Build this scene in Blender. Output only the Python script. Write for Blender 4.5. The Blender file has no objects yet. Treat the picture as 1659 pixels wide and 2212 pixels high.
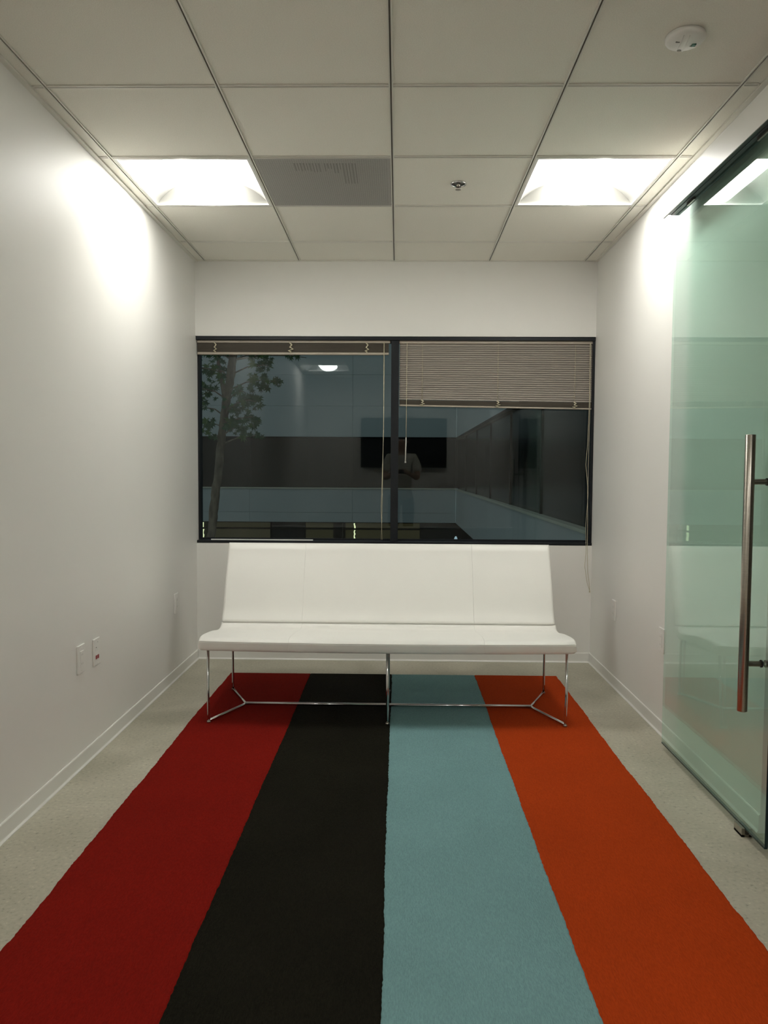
import bpy, bmesh, math, random
from mathutils import Vector, Matrix
S = bpy.context.scene
COL = S.collection

# ------------------------------------------------------------------ camera, world, exposure
EYE = 1.254
PITCH, YAW, ROLL, FPX = 0.05381, 0.01801, 0.00584, 1655.55
cam_data = bpy.data.cameras.new('camera'); cam = bpy.data.objects.new('camera', cam_data); COL.objects.link(cam)
_cy, _sy, _cp, _sp = math.cos(YAW), math.sin(YAW), math.cos(PITCH), math.sin(PITCH)
_f = Vector((-_sy*_cp, _cy*_cp, -_sp)); _r = Vector((_cy, _sy, 0)); _u = _r.cross(_f)
_r2 = math.cos(ROLL)*_r + math.sin(ROLL)*_u; _u2 = math.cos(ROLL)*_u - math.sin(ROLL)*_r
m = Matrix((_r2, _u2, -_f)).transposed().to_4x4(); m.translation = Vector((0, 0, EYE))
cam.matrix_world = m
cam_data.sensor_fit = 'HORIZONTAL'; cam_data.sensor_width = 36.0; cam_data.lens = FPX*36.0/1659.0
cam_data.clip_start = 0.02; cam_data.clip_end = 200
S.camera = cam

LAMP = 24.4          # radiance of the ceiling diffusers
NIGHT = 0.42         # night-sky glow over the courtyard
S.view_settings.view_transform = 'Standard'; S.view_settings.look = 'None'
S.view_settings.gamma = 1.0; S.view_settings.use_curve_mapping = False
S.view_settings.exposure = 0.0
world = bpy.data.worlds.new('night_sky'); S.world = world; world.use_nodes = True
bg = world.node_tree.nodes['Background']
bg.inputs[0].default_value = (0.39, 0.46, 0.465, 1); bg.inputs[1].default_value = NIGHT

# ------------------------------------------------------------------ dimensions
XL, XR = -1.323, 1.269
YB, YF = 5.01, -1.05           # back (window) wall, wall behind the camera
H = 2.601
T = 0.6096; GX = -1.2537
JY = [YB - 0.4207 - j*T for j in range(9)]
WZ0, WZ1 = 0.772, 2.122        # window opening
OP0, OP1, OPZ = 1.62, 2.63, 2.40   # door opening in the right wall

# ------------------------------------------------------------------ materials
def mat(name, color, rough=0.5, metal=0.0, spec=0.5, noise=None, bump=None, emit=None, coat=0.0):
    m = bpy.data.materials.new(name); m.use_nodes = True
    nt = m.node_tree; b = nt.nodes['Principled BSDF']
    b.inputs['Base Color'].default_value = (*color, 1); b.inputs['Roughness'].default_value = rough
    b.inputs['Metallic'].default_value = metal; b.inputs['Specular IOR Level'].default_value = spec
    b.inputs['Coat Weight'].default_value = coat
    tc = nt.nodes.new('ShaderNodeTexCoord')
    if noise:
        sc, amt = noise[0], noise[1]; stretch = noise[2] if len(noise) > 2 else (1, 1, 1)
        mp = nt.nodes.new('ShaderNodeMapping'); mp.inputs['Scale'].default_value = stretch
        n = nt.nodes.new('ShaderNodeTexNoise'); n.inputs['Scale'].default_value = sc; n.inputs['Detail'].default_value = 6
        r = nt.nodes.new('ShaderNodeMapRange'); r.inputs['From Min'].default_value = 0.25; r.inputs['From Max'].default_value = 0.75
        r.inputs['To Min'].default_value = 1-amt; r.inputs['To Max'].default_value = 1+amt
        mx = nt.nodes.new('ShaderNodeVectorMath'); mx.operation = 'SCALE'; mx.inputs[0].default_value = color
        nt.links.new(tc.outputs['Object'], mp.inputs[0]); nt.links.new(mp.outputs[0], n.inputs['Vector'])
        nt.links.new(n.outputs['Fac'], r.inputs['Value']); nt.links.new(r.outputs[0], mx.inputs['Scale'])
        nt.links.new(mx.outputs[0], b.inputs['Base Color'])
    if bump:
        sc, st, stretch = bump
        mp2 = nt.nodes.new('ShaderNodeMapping'); mp2.inputs['Scale'].default_value = stretch
        n2 = nt.nodes.new('ShaderNodeTexNoise'); n2.inputs['Scale'].default_value = sc; n2.inputs['Detail'].default_value = 4
        bp = nt.nodes.new('ShaderNodeBump'); bp.inputs['Strength'].default_value = st; bp.inputs['Distance'].default_value = 0.003
        nt.links.new(tc.outputs['Object'], mp2.inputs[0]); nt.links.new(mp2.outputs[0], n2.inputs['Vector'])
        nt.links.new(n2.outputs['Fac'], bp.inputs['Height']); nt.links.new(bp.outputs[0], b.inputs['Normal'])
    if emit:
        b.inputs['Emission Color'].default_value = (*emit[0], 1); b.inputs['Emission Strength'].default_value = emit[1]
    return m

def pane_mat(name, tint, f0, boost=1.0):
    m = bpy.data.materials.new(name); m.use_nodes = True; nt = m.node_tree
    for n in list(nt.nodes): nt.nodes.remove(n)
    out = nt.nodes.new('ShaderNodeOutputMaterial'); mix = nt.nodes.new('ShaderNodeMixShader')
    tr = nt.nodes.new('ShaderNodeBsdfTransparent'); tr.inputs[0].default_value = (*tint, 1)
    gl = nt.nodes.new('ShaderNodeBsdfGlossy'); gl.inputs['Roughness'].default_value = 0.0; gl.inputs[0].default_value = (1, 1, 1, 1)
    lw = nt.nodes.new('ShaderNodeLayerWeight'); lw.inputs['Blend'].default_value = 0.5
    p = nt.nodes.new('ShaderNodeMath'); p.operation = 'POWER'; p.inputs[1].default_value = 5
    ma = nt.nodes.new('ShaderNodeMath'); ma.operation = 'MULTIPLY_ADD'; ma.inputs[1].default_value = (1-f0)*boost; ma.inputs[2].default_value = f0
    ma.use_clamp = True
    nt.links.new(lw.outputs['Facing'], p.inputs[0]); nt.links.new(p.outputs[0], ma.inputs[0])
    nt.links.new(ma.outputs[0], mix.inputs[0]); nt.links.new(tr.outputs[0], mix.inputs[1]); nt.links.new(gl.outputs[0], mix.inputs[2])
    nt.links.new(mix.outputs[0], out.inputs[0])
    return m

M = {}
M['wall'] = mat('wall_paint', (0.86, 0.85, 0.81), 0.48, spec=0.35, noise=(2.0, 0.012), bump=(160, 0.06, (1, 1, 1)))
M['trim'] = mat('vinyl_base', (0.84, 0.83, 0.79), 0.35)
M['tile'] = mat('ceiling_tile', (0.91, 0.89, 0.80), 0.95, spec=0.1, noise=(260, 0.06), bump=(330, 0.35, (1, 1, 1)))
M['tee'] = mat('grid_metal', (0.80, 0.785, 0.71), 0.4)
M['slot'] = mat('grid_slot', (0.16, 0.155, 0.13), 0.7)
M['plenum'] = mat('plenum', (0.08, 0.08, 0.08), 0.9)
M['leather'] = mat('white_leather', (0.92, 0.91, 0.865), 0.42, noise=(3, 0.015), bump=(420, 0.10, (1, 1, 1)))
M['chrome'] = mat('chrome', (0.62, 0.62, 0.62), 0.12, metal=1)
M['steel'] = mat('brushed_steel', (0.46, 0.43, 0.38), 0.30, metal=1, noise=(30, 0.08, (1, 1, 12)))
M['bronze'] = mat('dark_bronze', (0.008, 0.010, 0.013), 0.45, spec=0.3)
M['blind'] = mat('blind_slat', (0.33, 0.295, 0.255), 0.5)
M['blindrail'] = mat('blind_rail', (0.42, 0.37, 0.30), 0.45)
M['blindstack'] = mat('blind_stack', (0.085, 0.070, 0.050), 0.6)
M['cord'] = mat('blind_cord', (0.58, 0.53, 0.38), 0.8)
M['wand'] = mat('clear_wand', (0.55, 0.54, 0.50), 0.15)
M['plate'] = mat('white_plastic', (0.86, 0.85, 0.81), 0.3)
M['slotgrey'] = mat('outlet_slot', (0.45, 0.44, 0.40), 0.6)
M['darkslot'] = mat('dark_plastic', (0.03, 0.03, 0.03), 0.4)
M['jackred'] = mat('red_jack', (0.33, 0.025, 0.035), 0.4)
M['window'] = pane_mat('window_glass', (0.82, 0.88, 0.89), 0.025)
M['doorglass'] = pane_mat('green_door_glass', (0.865, 0.965, 0.93), 0.045)
M['glassedge'] = mat('glass_edge', (0.01, 0.03, 0.035), 0.1)
M['wing'] = mat('satin_reflector', (0.68, 0.675, 0.64), 0.5)
M['white'] = mat('enamel_white', (0.88, 0.88, 0.85), 0.5)
M['lens'] = mat('lamp_diffuser', (0.9, 0.9, 0.9), 0.5, emit=((1.0, 0.985, 0.935), LAMP))
M['fascia'] = mat('track_fascia', (0.78, 0.77, 0.72), 0.4)
M['trackdark'] = mat('track_inside', (0.045, 0.06, 0.065), 0.4)
M['vent'] = mat('perforated_steel', (0.40, 0.395, 0.37), 0.55, noise=(600, 0.25))
M['ventdark'] = mat('vent_shadow_holes', (0.26, 0.255, 0.235), 0.7)
M['brick'] = mat('far_panel', (0.55, 0.60, 0.59), 0.8, noise=(0.7, 0.05))
M['farglass'] = mat('far_dark_glass', (0.010, 0.009, 0.007), 0.25, spec=0.15)
M['farframe'] = mat('far_frame', (0.006, 0.006, 0.005), 0.6, spec=0.1)
M['farsill'] = mat('far_sill', (0.62, 0.62, 0.5), 0.7)
M['lit'] = mat('lit_ground_pane', (0.03, 0.03, 0.015), 0.3, emit=((0.52, 0.42, 0.12), 0.035), noise=(1.5, 0.6))
M['litgap'] = mat('lit_gap', (0.8, 0.8, 0.7), 0.5, emit=((0.98, 1.0, 0.55), 1.2))
M['asphalt'] = mat('courtyard_paving', (0.10, 0.10, 0.09), 0.9, noise=(4, 0.2))
M['bark'] = mat('bark', (0.19, 0.145, 0.10), 0.95, noise=(22, 0.6, (1, 1, 0.35)), bump=(40, 1.0, (1, 1, 0.4)))
M['leaf'] = mat('leaf', (0.018, 0.085, 0.018), 0.55)
M['leaf2'] = mat('leaf_yellowish', (0.06, 0.13, 0.02), 0.55)
M['tvblack'] = mat('screen_black', (0.006, 0.006, 0.008), 0.12)
M['skin'] = mat('skin', (0.42, 0.26, 0.18), 0.55)
M['shirt'] = mat('shirt_cloth', (0.55, 0.54, 0.47), 0.9, bump=(30, 0.3, (1, 1, 1)))
M['denim'] = mat('dark_cloth', (0.03, 0.035, 0.05), 0.9)
M['hair'] = mat('hair', (0.012, 0.01, 0.008), 0.6)
M['corridor'] = mat('corridor_paint', (0.56, 0.50, 0.42), 0.6)

def carpet(name, color, fleck, amt=0.10):
    m = mat(name, color, 0.98, spec=0.06)
    nt = m.node_tree; b = nt.nodes['Principled BSDF']
    tc = nt.nodes.new('ShaderNodeTexCoord')
    def noise(scale, st, det=3):
        mp = nt.nodes.new('ShaderNodeMapping'); mp.inputs['Scale'].default_value = st
        n = nt.nodes.new('ShaderNodeTexNoise'); n.inputs['Scale'].default_value = scale; n.inputs['Detail'].default_value = det
        nt.links.new(tc.outputs['Object'], mp.inputs[0]); nt.links.new(mp.outputs[0], n.inputs['Vector']); return n
    n1 = noise(170, (2.2, 0.5, 1)); n2 = noise(3.0, (1, 1, 1)); n3 = noise(420, (1, 1, 1), 1)
    def rng(n, a, c, lo, hi):
        r = nt.nodes.new('ShaderNodeMapRange'); r.inputs['From Min'].default_value = a; r.inputs['From Max'].default_value = c
        r.inputs['To Min'].default_value = lo; r.inputs['To Max'].default_value = hi
        nt.links.new(n.outputs['Fac'], r.inputs['Value']); return r
    r1 = rng(n1, 0.3, 0.7, 1-amt*1.6, 1+amt*1.6); r2 = rng(n2, 0.3, 0.7, 1-amt*0.6, 1+amt*0.6)
    mul = nt.nodes.new('ShaderNodeMath'); mul.operation = 'MULTIPLY'
    nt.links.new(r1.outputs[0], mul.inputs[0]); nt.links.new(r2.outputs[0], mul.inputs[1])
    sc = nt.nodes.new('ShaderNodeVectorMath'); sc.operation = 'SCALE'; sc.inputs[0].default_value = color
    nt.links.new(mul.outputs[0], sc.inputs['Scale'])
    r3 = rng(n3, 0.66, 0.74, 0.0, 0.8)
    mx = nt.nodes.new('ShaderNodeMix'); mx.data_type = 'RGBA'
    nt.links.new(r3.outputs[0], mx.inputs['Factor']); nt.links.new(sc.outputs[0], mx.inputs['A']); mx.inputs['B'].default_value = (*fleck, 1)
    nt.links.new(mx.outputs['Result'], b.inputs['Base Color'])
    bp = nt.nodes.new('ShaderNodeBump'); bp.inputs['Strength'].default_value = 0.7; bp.inputs['Distance'].default_value = 0.004
    nt.links.new(n1.outputs['Fac'], bp.inputs['Height']); nt.links.new(bp.outputs[0], b.inputs['Normal'])
    return m
M['red'] = carpet('carpet_red', (0.20, 0.0085, 0.0045), (0.22, 0.012, 0.007))
M['black'] = carpet('carpet_black', (0.0105, 0.0098, 0.0062), (0.028, 0.022, 0.013), 0.22)
M['blue'] = carpet('carpet_blue', (0.185, 0.335, 0.345), (0.12, 0.26, 0.26), 0.07)
M['orange'] = carpet('carpet_orange', (0.42, 0.048, 0.0065), (0.46, 0.06, 0.01), 0.08)

def concrete():
    m = mat('polished_concrete', (0.4, 0.4, 0.34), 0.42, spec=0.4); nt = m.node_tree; b = nt.nodes['Principled BSDF']
    tc = nt.nodes.new('ShaderNodeTexCoord')
    def ns(s, d, dist=0.0):
        n = nt.nodes.new('ShaderNodeTexNoise'); n.inputs['Scale'].default_value = s; n.inputs['Detail'].default_value = d; n.inputs['Distortion'].default_value = dist
        nt.links.new(tc.outputs['Object'], n.inputs['Vector']); return n
    a = ns(2.2, 8, 0.6); c = ns(75, 5)
    cr = nt.nodes.new('ShaderNodeValToRGB'); cr.color_ramp.elements[0].position = 0.36; cr.color_ramp.elements[1].position = 0.66
    cr.color_ramp.elements[0].color = (0.39, 0.37, 0.285, 1); cr.color_ramp.elements[1].color = (0.53, 0.505, 0.405, 1)
    nt.links.new(a.outputs['Fac'], cr.inputs[0])
    cs = nt.nodes.new('ShaderNodeValToRGB'); e = cs.color_ramp.elements
    e[0].position = 0.26; e[0].color = (0.55, 0.55, 0.55, 1); e[1].position = 0.40; e[1].color = (0.92, 0.92, 0.92, 1)
    x = e.new(0.62); x.color = (1, 1, 1, 1); x = e.new(0.74); x.color = (1.3, 1.3, 1.3, 1)
    nt.links.new(c.outputs['Fac'], cs.inputs[0])
    mx = nt.nodes.new('ShaderNodeMix'); mx.data_type = 'RGBA'; mx.blend_type = 'MULTIPLY'; mx.inputs['Factor'].default_value = 1
    nt.links.new(cr.outputs[0], mx.inputs['A']); nt.links.new(cs.outputs[0], mx.inputs['B']); nt.links.new(mx.outputs['Result'], b.inputs['Base Color'])
    r = nt.nodes.new('ShaderNodeMapRange'); r.inputs['To Min'].default_value = 0.3; r.inputs['To Max'].default_value = 0.55
    nt.links.new(a.outputs['Fac'], r.inputs['Value']); nt.links.new(r.outputs[0], b.inputs['Roughness'])
    return m
M['floor'] = concrete()

# ------------------------------------------------------------------ mesh helpers
class MB:
    def __init__(self): self.v = []; self.f = []; self.s = []
    def add(self, vs, fs, smooth=False):
        n = len(self.v); self.v += [tuple(p) for p in vs]; self.f += [tuple(i+n for i in f) for f in fs]; self.s += [smooth]*len(fs); return self
    def box(self, a, b):
        x0, y0, z0 = a; x1, y1, z1 = b
        return self.add([(x0,y0,z0),(x1,y0,z0),(x1,y1,z0),(x0,y1,z0),(x0,y0,z1),(x1,y0,z1),(x1,y1,z1),(x0,y1,z1)],
                 [(0,3,2,1),(4,5,6,7),(0,1,5,4),(1,2,6,5),(2,3,7,6),(3,0,4,7)])
    def prism(self, poly, axis, a, b):
        # poly: 2D points; axis 'x': (y,z), 'y': (x,z), 'z': (x,y)
        def P(p, t): return {'x': (t, p[0], p[1]), 'y': (p[0], t, p[1]), 'z': (p[0], p[1], t)}[axis]
        n = len(poly)
        return self.add([P(p, a) for p in poly]+[P(p, b) for p in poly],
                 [tuple(range(n)), tuple(range(2*n-1, n-1, -1))]+[(i, (i+1) % n, n+(i+1) % n, n+i) for i in range(n)])
    def tube(self, pts, rad, seg=10, cap=True):
        pts = [Vector(p) for p in pts]; n = len(pts)
        rads = rad if isinstance(rad, (list, tuple)) else [rad]*n
        up = None; vs = []
        for i, p in enumerate(pts):
            d = ((pts[min(i+1, n-1)]-p).normalized() + (p-pts[max(i-1, 0)]).normalized())
            d = d.normalized() if d.length > 1e-6 else Vector((0, 0, 1))
            if up is None:
                up = Vector((0, 0, 1)) if abs(d.z) < 0.9 else Vector((1, 0, 0))
            a = d.cross(up).normalized(); up = a.cross(d).normalized()
            sc = 1.0
            if 0 < i < n-1:
                c = (p-pts[i-1]).normalized().dot(d); sc = min(1/max(c, 0.5), 1.5)
            for k in range(seg):
                t = 2*math.pi*k/seg; vs.append(p+(a*math.cos(t)*(sc if False else 1)+up*math.sin(t))*rads[i])
        fs = [(i*seg+k, i*seg+(k+1) % seg, (i+1)*seg+(k+1) % seg, (i+1)*seg+k) for i in range(n-1) for k in range(seg)]
        self.add(vs, fs, True)
        if cap: 
            self.f += [tuple(len(self.v)-n*seg+k for k in range(seg))[::-1], tuple(len(self.v)-seg+k for k in range(seg))]; self.s += [False, False]
        return self
    def lathe(self, prof, c, axis='z', seg=32):
        # prof: (r, t) along axis; closed where r==0
        n = len(prof); vs = []
        for r, t in prof:
            for k in range(seg):
                a = 2*math.pi*k/seg; u, w = r*math.cos(a), r*math.sin(a)
                vs.append({'z': (c[0]+u, c[1]+w, c[2]+t), 'x': (c[0]+t, c[1]+u, c[2]+w), 'y': (c[0]+u, c[1]+t, c[2]+w)}[axis])
        fs = [(i*seg+k, i*seg+(k+1) % seg, (i+1)*seg+(k+1) % seg, (i+1)*seg+k) for i in range(n-1) for k in range(seg)]
        return self.add(vs, fs, True)
    def build(self, name, m, parent=None, bevel=0, bseg=2):
        me = bpy.data.meshes.new(name); me.from_pydata(self.v, [], self.f)
        me.polygons.foreach_set('use_smooth', self.s)
        bm = bmesh.new(); bm.from_mesh(me); bmesh.ops.remove_doubles(bm, verts=bm.verts, dist=1e-6)
        bmesh.ops.recalc_face_normals(bm, faces=bm.faces)
        if bevel:
            bmesh.ops.bevel(bm, geom=[e for e in bm.edges if len(e.link_faces) == 2 and e.calc_face_angle(0) > 0.6], offset=bevel, segments=bseg, affect='EDGES', profile=0.5)
        bm.to_mesh(me); bm.free()
        me.materials.append(M[m]); o = bpy.data.objects.new(name, me); COL.objects.link(o)
        if parent: o.parent = parent; o.matrix_parent_inverse = parent.matrix_basis.inverted() if parent.type == 'EMPTY' else Matrix.Identity(4)
        return o

def tag(o, label=None, cat=None, group=None, kind=None):
    for k, v in (('label', label), ('category', cat), ('group', group), ('kind', kind)):
        if v: o[k] = v
    return o
def empty(name, loc, label=None, cat=None, group=None, kind=None):
    o = bpy.data.objects.new(name, None); o.location = loc; o.empty_display_size = 0.05; COL.objects.link(o)
    return tag(o, label, cat, group, kind)
def box(name, a, b, m, parent=None, bevel=0): return MB().box(a, b).build(name, m, parent, bevel)
def copy_obj(src, parent, dx=0, dy=0, dz=0):
    c = src.copy(); COL.objects.link(c); c.parent = parent
    c.location = src.location + Vector((dx, dy, dz)); return c
def struct(o, label): return tag(o, label, None, None, 'structure')

# ------------------------------------------------------------------ room shell
struct(box('floor', (XL-.15, YF-.15, -.15), (3.0, YB+.12, 0), 'floor'), 'mottled grey polished concrete floor of the room')
struct(box('wall_left', (XL-.12, YF, 0), (XL, YB, H), 'wall'), 'smooth white wall on the left with three outlet plates')
w = MB().box((XR, YF, 0), (XR+.12, OP0, H)).box((XR, OP1, 0), (XR+.12, YB, H)).box((XR, OP0, OPZ), (XR+.12, OP1, H))
struct(w.build('wall_right', 'wall'), 'white wall on the right with a doorway behind the sliding glass')
w = MB().box((XL-.12, YB, 0), (XR+.12, YB+.14, WZ0)).box((XL-.12, YB, WZ1), (XR+.12, YB+.14, H)) \
        .box((XL-.12, YB, WZ0), (XL, YB+.14, WZ1)).box((XR, YB, WZ0), (XR+.12, YB+.14, WZ1))
struct(w.build('wall_back', 'wall'), 'white end wall above and below the wide window')
struct(box('wall_front', (XL-.12, YF-.12, 0), (3.0, YF, H), 'wall'), 'white wall behind the photographer')
struct(box('wall_corridor', (2.75, YF, 0), (2.9, YB, H), 'corridor'), 'beige corridor wall beyond the doorway')

# baseboards: vinyl cove base, thin sheet with a small toe
def base_prof(s): return [(0, 0), (s*.011, 0), (s*.011, .003), (s*.006, .010), (s*.0055, .014), (s*.0055, .0620), (s*.0035, .066), (0, .066)]
b = MB().prism([(XL+p[0], p[1]) for p in base_prof(1)], 'y', YF, YB)
struct(b.build('baseboard_left', 'trim'), 'low white vinyl base along the left wall')
b = MB().prism([(XR+p[0], p[1]) for p in base_prof(-1)], 'y', OP1, YB)
b.prism([(XR+p[0], p[1]) for p in base_prof(-1)], 'y', YF, OP0)
struct(b.build('baseboard_right', 'trim'), 'low white vinyl base along the right wall')
b = MB().prism([(YB+p[0], p[1]) for p in base_prof(-1)], 'x', XL+.011, XR-.011)
struct(b.build('baseboard_back', 'trim'), 'low white vinyl base under the window')

# ceiling: slab above, tiles, tees and wall angle as parts
ceiling = box('ceiling', (XL-.12, YF-.12, H+.12), (3.0, YB+.14, H+.24), 'plenum')
struct(ceiling, 'suspended ceiling of square off-white tiles in a slotted metal grid')
XS = [XL]+[GX+k*T for k in range(5)]+[XR]
YS = [YB]+JY+[JY[-1]-T, YF]
YS = [y for y in YS if y > YF+.02]+[YF]
G = .0078
LIGHTS = [(1, 2), (4, 2), (1, 8), (4, 8)]      # (column, row) cells that hold a fixture
VENT = (2, 2)
tiles = {}
for r in range(len(YS)-1):
    for c in range(6):
        if (c, r) in LIGHTS or (c, r) == VENT: continue
        x0, x1, y1, y0 = XS[c], XS[c+1], YS[r], YS[r+1]
        key = (round(x1-x0, 3), round(y1-y0, 3))
        g0 = G if c > 0 else .0; g1 = G if c < 5 else .0
        if c in (0, 5): pass
        if key+(c in (0,), c in (5,)) in tiles:
            o = tiles[key+(c in (0,), c in (5,))]; n = o.copy(); COL.objects.link(n); n.location = (x0, y0, H+.002)
        else:
            hw, hd = x1-x0, y1-y0
            o = MB().box((0 if c == 0 else .004, .004, 0), (hw if c == 5 else hw-.004, hd-.004, .016)).build('ceiling_tile', 'tile', ceiling)
            o.location = (x0, y0, H+.002); o.matrix_parent_inverse = Matrix.Identity(4)
            tiles[key+(c in (0,), c in (5,))] = o
def tee(name, axis, c, a, b):
    # two flanges with a dark recessed slot between them
    m_ = MB(); w2, s2 = .0080, .0030
    def bx(u0, u1, z0, z1):
        if axis == 'y': m_.box((u0, a, z0), (u1, b, z1))
        else: m_.box((a, u0, z0), (b, u1, z1))
    bx(c-w2, c-s2, H-.0035, H+.0015); bx(c+s2, c+w2, H-.0035, H+.0015)
    o = m_.build(name, 'tee', ceiling)
    s_ = MB()
    if axis == 'y': s_.box((c-s2-.0005, a, H+.0016), (c+s2+.0005, b, H+.010))
    else: s_.box((a, c-s2-.0005, H+.0016), (b, c+s2+.0005, H+.010))
    s_.build('tee_slot', 'slot', o)
for k in range(1, 6): tee('main_tee', 'y', XS[k], YF+.001, YB-.001)
for y in YS[1:-1]:
    xs = [XL+.02]+XS[1:6]+[XR-.02]
    for i in range(6): tee('cross_tee', 'x', y, xs[i]+.0082, xs[i+1]-.0082)
for nm, a, b in (('wall_angle', (XL, YF, H-.006), (XL+.020, YB, H+.0015)), ('wall_angle', (XR-.020, YF, H-.006), (XR, YB, H+.0015)),
                 ('wall_angle', (XL+.02, YB-.014, H-.003), (XR-.02, YB, H+.0015))):
    box(nm, a, b, 'tee', ceiling)
c_side = struct(box('trim_1', (XR+.12, YF, H), (2.75, YB, H+.02), 'tile'), 'plain ceiling strip over the corridor')

# ------------------------------------------------------------------ ceiling lights
def make_light(loc, label, group='square recessed ceiling lights'):
    L = empty('ceiling_light', loc, label, 'ceiling light', group)
    h = T/2-.009; d = .085
    f = MB()   # thin frame
    for a, b in (((-h, -h, -.003), (h, -h+.012, .004)), ((-h, h-.012, -.003), (h, h, .004)), ((-h, -h+.012, -.003), (-h+.012, h-.012, .004)), ((h-.012, -h+.012, -.003), (h, h-.012, .004))): f.box(a, b)
    def sub(mb, name, m, parent=L):
        o = mb.build(name, m); o.parent = parent; return o
    sub(f, 'frame', 'white')
    h2 = h-.010
    for s in (-1, 1):     # curved reflector wings each side of the diffuser
        n = 10; vs = []; fs = []
        for i in range(n+1):
            t = i/n; x = s*(h2-(h2-.115)*t); z = d*math.sin(t*math.pi/2)**.8
            vs += [(x, -h2, z), (x, h2, z), (x, -h2, z+.004), (x, h2, z+.004)]
        for i in range(n):
            a = 4*i; b = a+4
            fs += [(a, b, b+1, a+1), (a+2, a+3, b+3, b+2), (a, a+2, b+2, b), (a+1, b+1, b+3, a+3)]
        sub(MB().add(vs, fs, True), 'reflector', 'wing')
    for s in (-1, 1):     # sloping end plates
        n = 8; vs = []; fs = []
        for i in range(n+1):
            t = i/n; y = s*(h2-.06*t); z = d*math.sin(t*math.pi/2)
            vs += [(-h2, y, z), (h2, y, z), (-h2, y, z+.004), (h2, y, z+.004)]
        for i in range(n):
            a = 4*i; b = a+4
            fs += [(a, b, b+1, a+1), (a+2, a+3, b+3, b+2), (a, a+2, b+2, b), (a+1, b+1, b+3, a+3)]
        sub(MB().add(vs, fs, True), 'end_plate', 'wing')
    lens = MB(); n = 20; R_ = .120
    prof = [(R_*math.cos(math.pi*i/n), .058-.066*math.sin(math.pi*i/n)**.9) for i in range(n+1)]
    lens.prism(prof, 'y', -h2+.014, h2-.014)
    lens.s = [False, False]+[True]*(len(lens.s)-2)
    sub(lens, 'diffuser', 'lens')
    sub(MB().box((-h-.001, -h-.001, .095), (h+.001, h+.001, .115)), 'housing', 'white')
    sd = MB()
    for a, b in (((-h-.001, -h-.001, .004), (h+.001, -h+.001, .095)), ((-h-.001, h-.001, .004), (h+.001, h+.001, .095)), ((-h-.001, -h, .004), (-h+.001, h, .095)), ((h-.001, -h, .004), (h+.001, h, .095))): sd.box(a, b)
    sub(sd, 'housing_side', 'white')
    return L
def cell(c, r): return ((XS[c]+XS[c+1])/2, (YS[r]+YS[r+1])/2, H)
L0 = make_light(cell(1, 2), 'glowing square ceiling light above the left wall, left of the grey vent')
lab = ['glowing square ceiling light beside the right wall, above the glass door', 'ceiling light over the left side behind the camera, seen mirrored in the window', 'ceiling light over the right side behind the camera']
for (c, r), l in zip(LIGHTS[1:], lab):
    e = L0.copy(); COL.objects.link(e); e.location = cell(c, r); e['label'] = l
    for ch in list(L0.children):
        k = ch.copy(); COL.objects.link(k); k.parent = e

# ------------------------------------------------------------------ vent, sprinkler, sensor
vx, vy, vz = cell(*VENT)
V = empty('air_vent', (vx, vy, H), 'grey perforated square return air vent between the left light and plain tile', 'vent')
h = T/2-.009
pn = MB().box((vx-h, vy-h, H-.002), (vx+h, vy+h, H+.012)).build('perforated_panel', 'vent', V)
random.seed(4)
holes = MB()
n = 58
for i in range(n):
    for j in range(n):
        x = vx-h+.012+(2*h-.024)*(i+.5)/n; y = vy-h+.012+(2*h-.024)*(j+.5)/n
        holes.add([(x-.0026, y, H-.0024), (x, y-.0026, H-.0024), (x+.0026, y, H-.0024), (x, y+.0026, H-.0024)], [(0, 1, 2, 3)])
tag(holes.build('perforation', 'ventdark', V), kind='stuff')
for x0, k, ln, yo in ((-.468, 9, .10, 3.435), (-.335, 11, .235, 3.435)):
    for i in range(k):
        x = x0+i*.0135; l = ln*(.75+.25*random.random())
        if i > k-6 and k == 11: l = ln
        elif k == 11: l = ln*.35*(.5+random.random())
        MB().box((x, yo, H-.0030), (x+.0040, yo+l, H-.0018)).build('louver_slot', 'ventdark', V)
sx, sy = .274, 3.682
K = empty('sprinkler', (sx, sy, H), 'small recessed sprinkler head with dark chrome ring in a ceiling tile', 'sprinkler')
MB().lathe([(.037, .0015), (.037, -.003), (.035, -.005), (.0325, -.0045), (.0315, -.0005)], (sx, sy, H)).build('escutcheon', 'chrome', K)
M['recess_shade'] = mat('sprinkler_recess_shade', (0.012, 0.018, 0.015), 0.25)
MB().lathe([(.0318, -.0008), (.022, .0008), (0, .0012)], (sx, sy, H)).build('recess_shade_disc', 'recess_shade', K)  # near-flat dark disc; its colour stands for the shade inside the recess
MB().lathe([(.009, .002), (.010, -.006), (.008, -.010), (.008, -.016)], (sx, sy, H), seg=16).build('nozzle', 'steel', K)
MB().tube([(sx-.009, sy, H-.010), (sx-.010, sy, H-.020), (sx-.004, sy, H-.027), (sx+.004, sy, H-.027), (sx+.010, sy, H-.020), (sx+.009, sy, H-.010)], .0018, 6).build('yoke', 'chrome', K)
MB().lathe([(0, -.029), (.013, -.028), (.014, -.0265), (0, -.026)], (sx, sy, H), seg=16).build('deflector', 'steel', K)
sx, sy = .879, 2.462
K = empty('occupancy_sensor', (sx, sy, H), 'round white ceiling sensor disc with a small green dark window', 'sensor')
MB().lathe([(.058, .001), (.060, -.004), (.060, -.010), (.056, -.016), (.046, -.021), (.030, -.0245), (.012, -.026), (0, -.026)], (sx, sy, H), seg=40).build('cover', 'plate', K)
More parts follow.
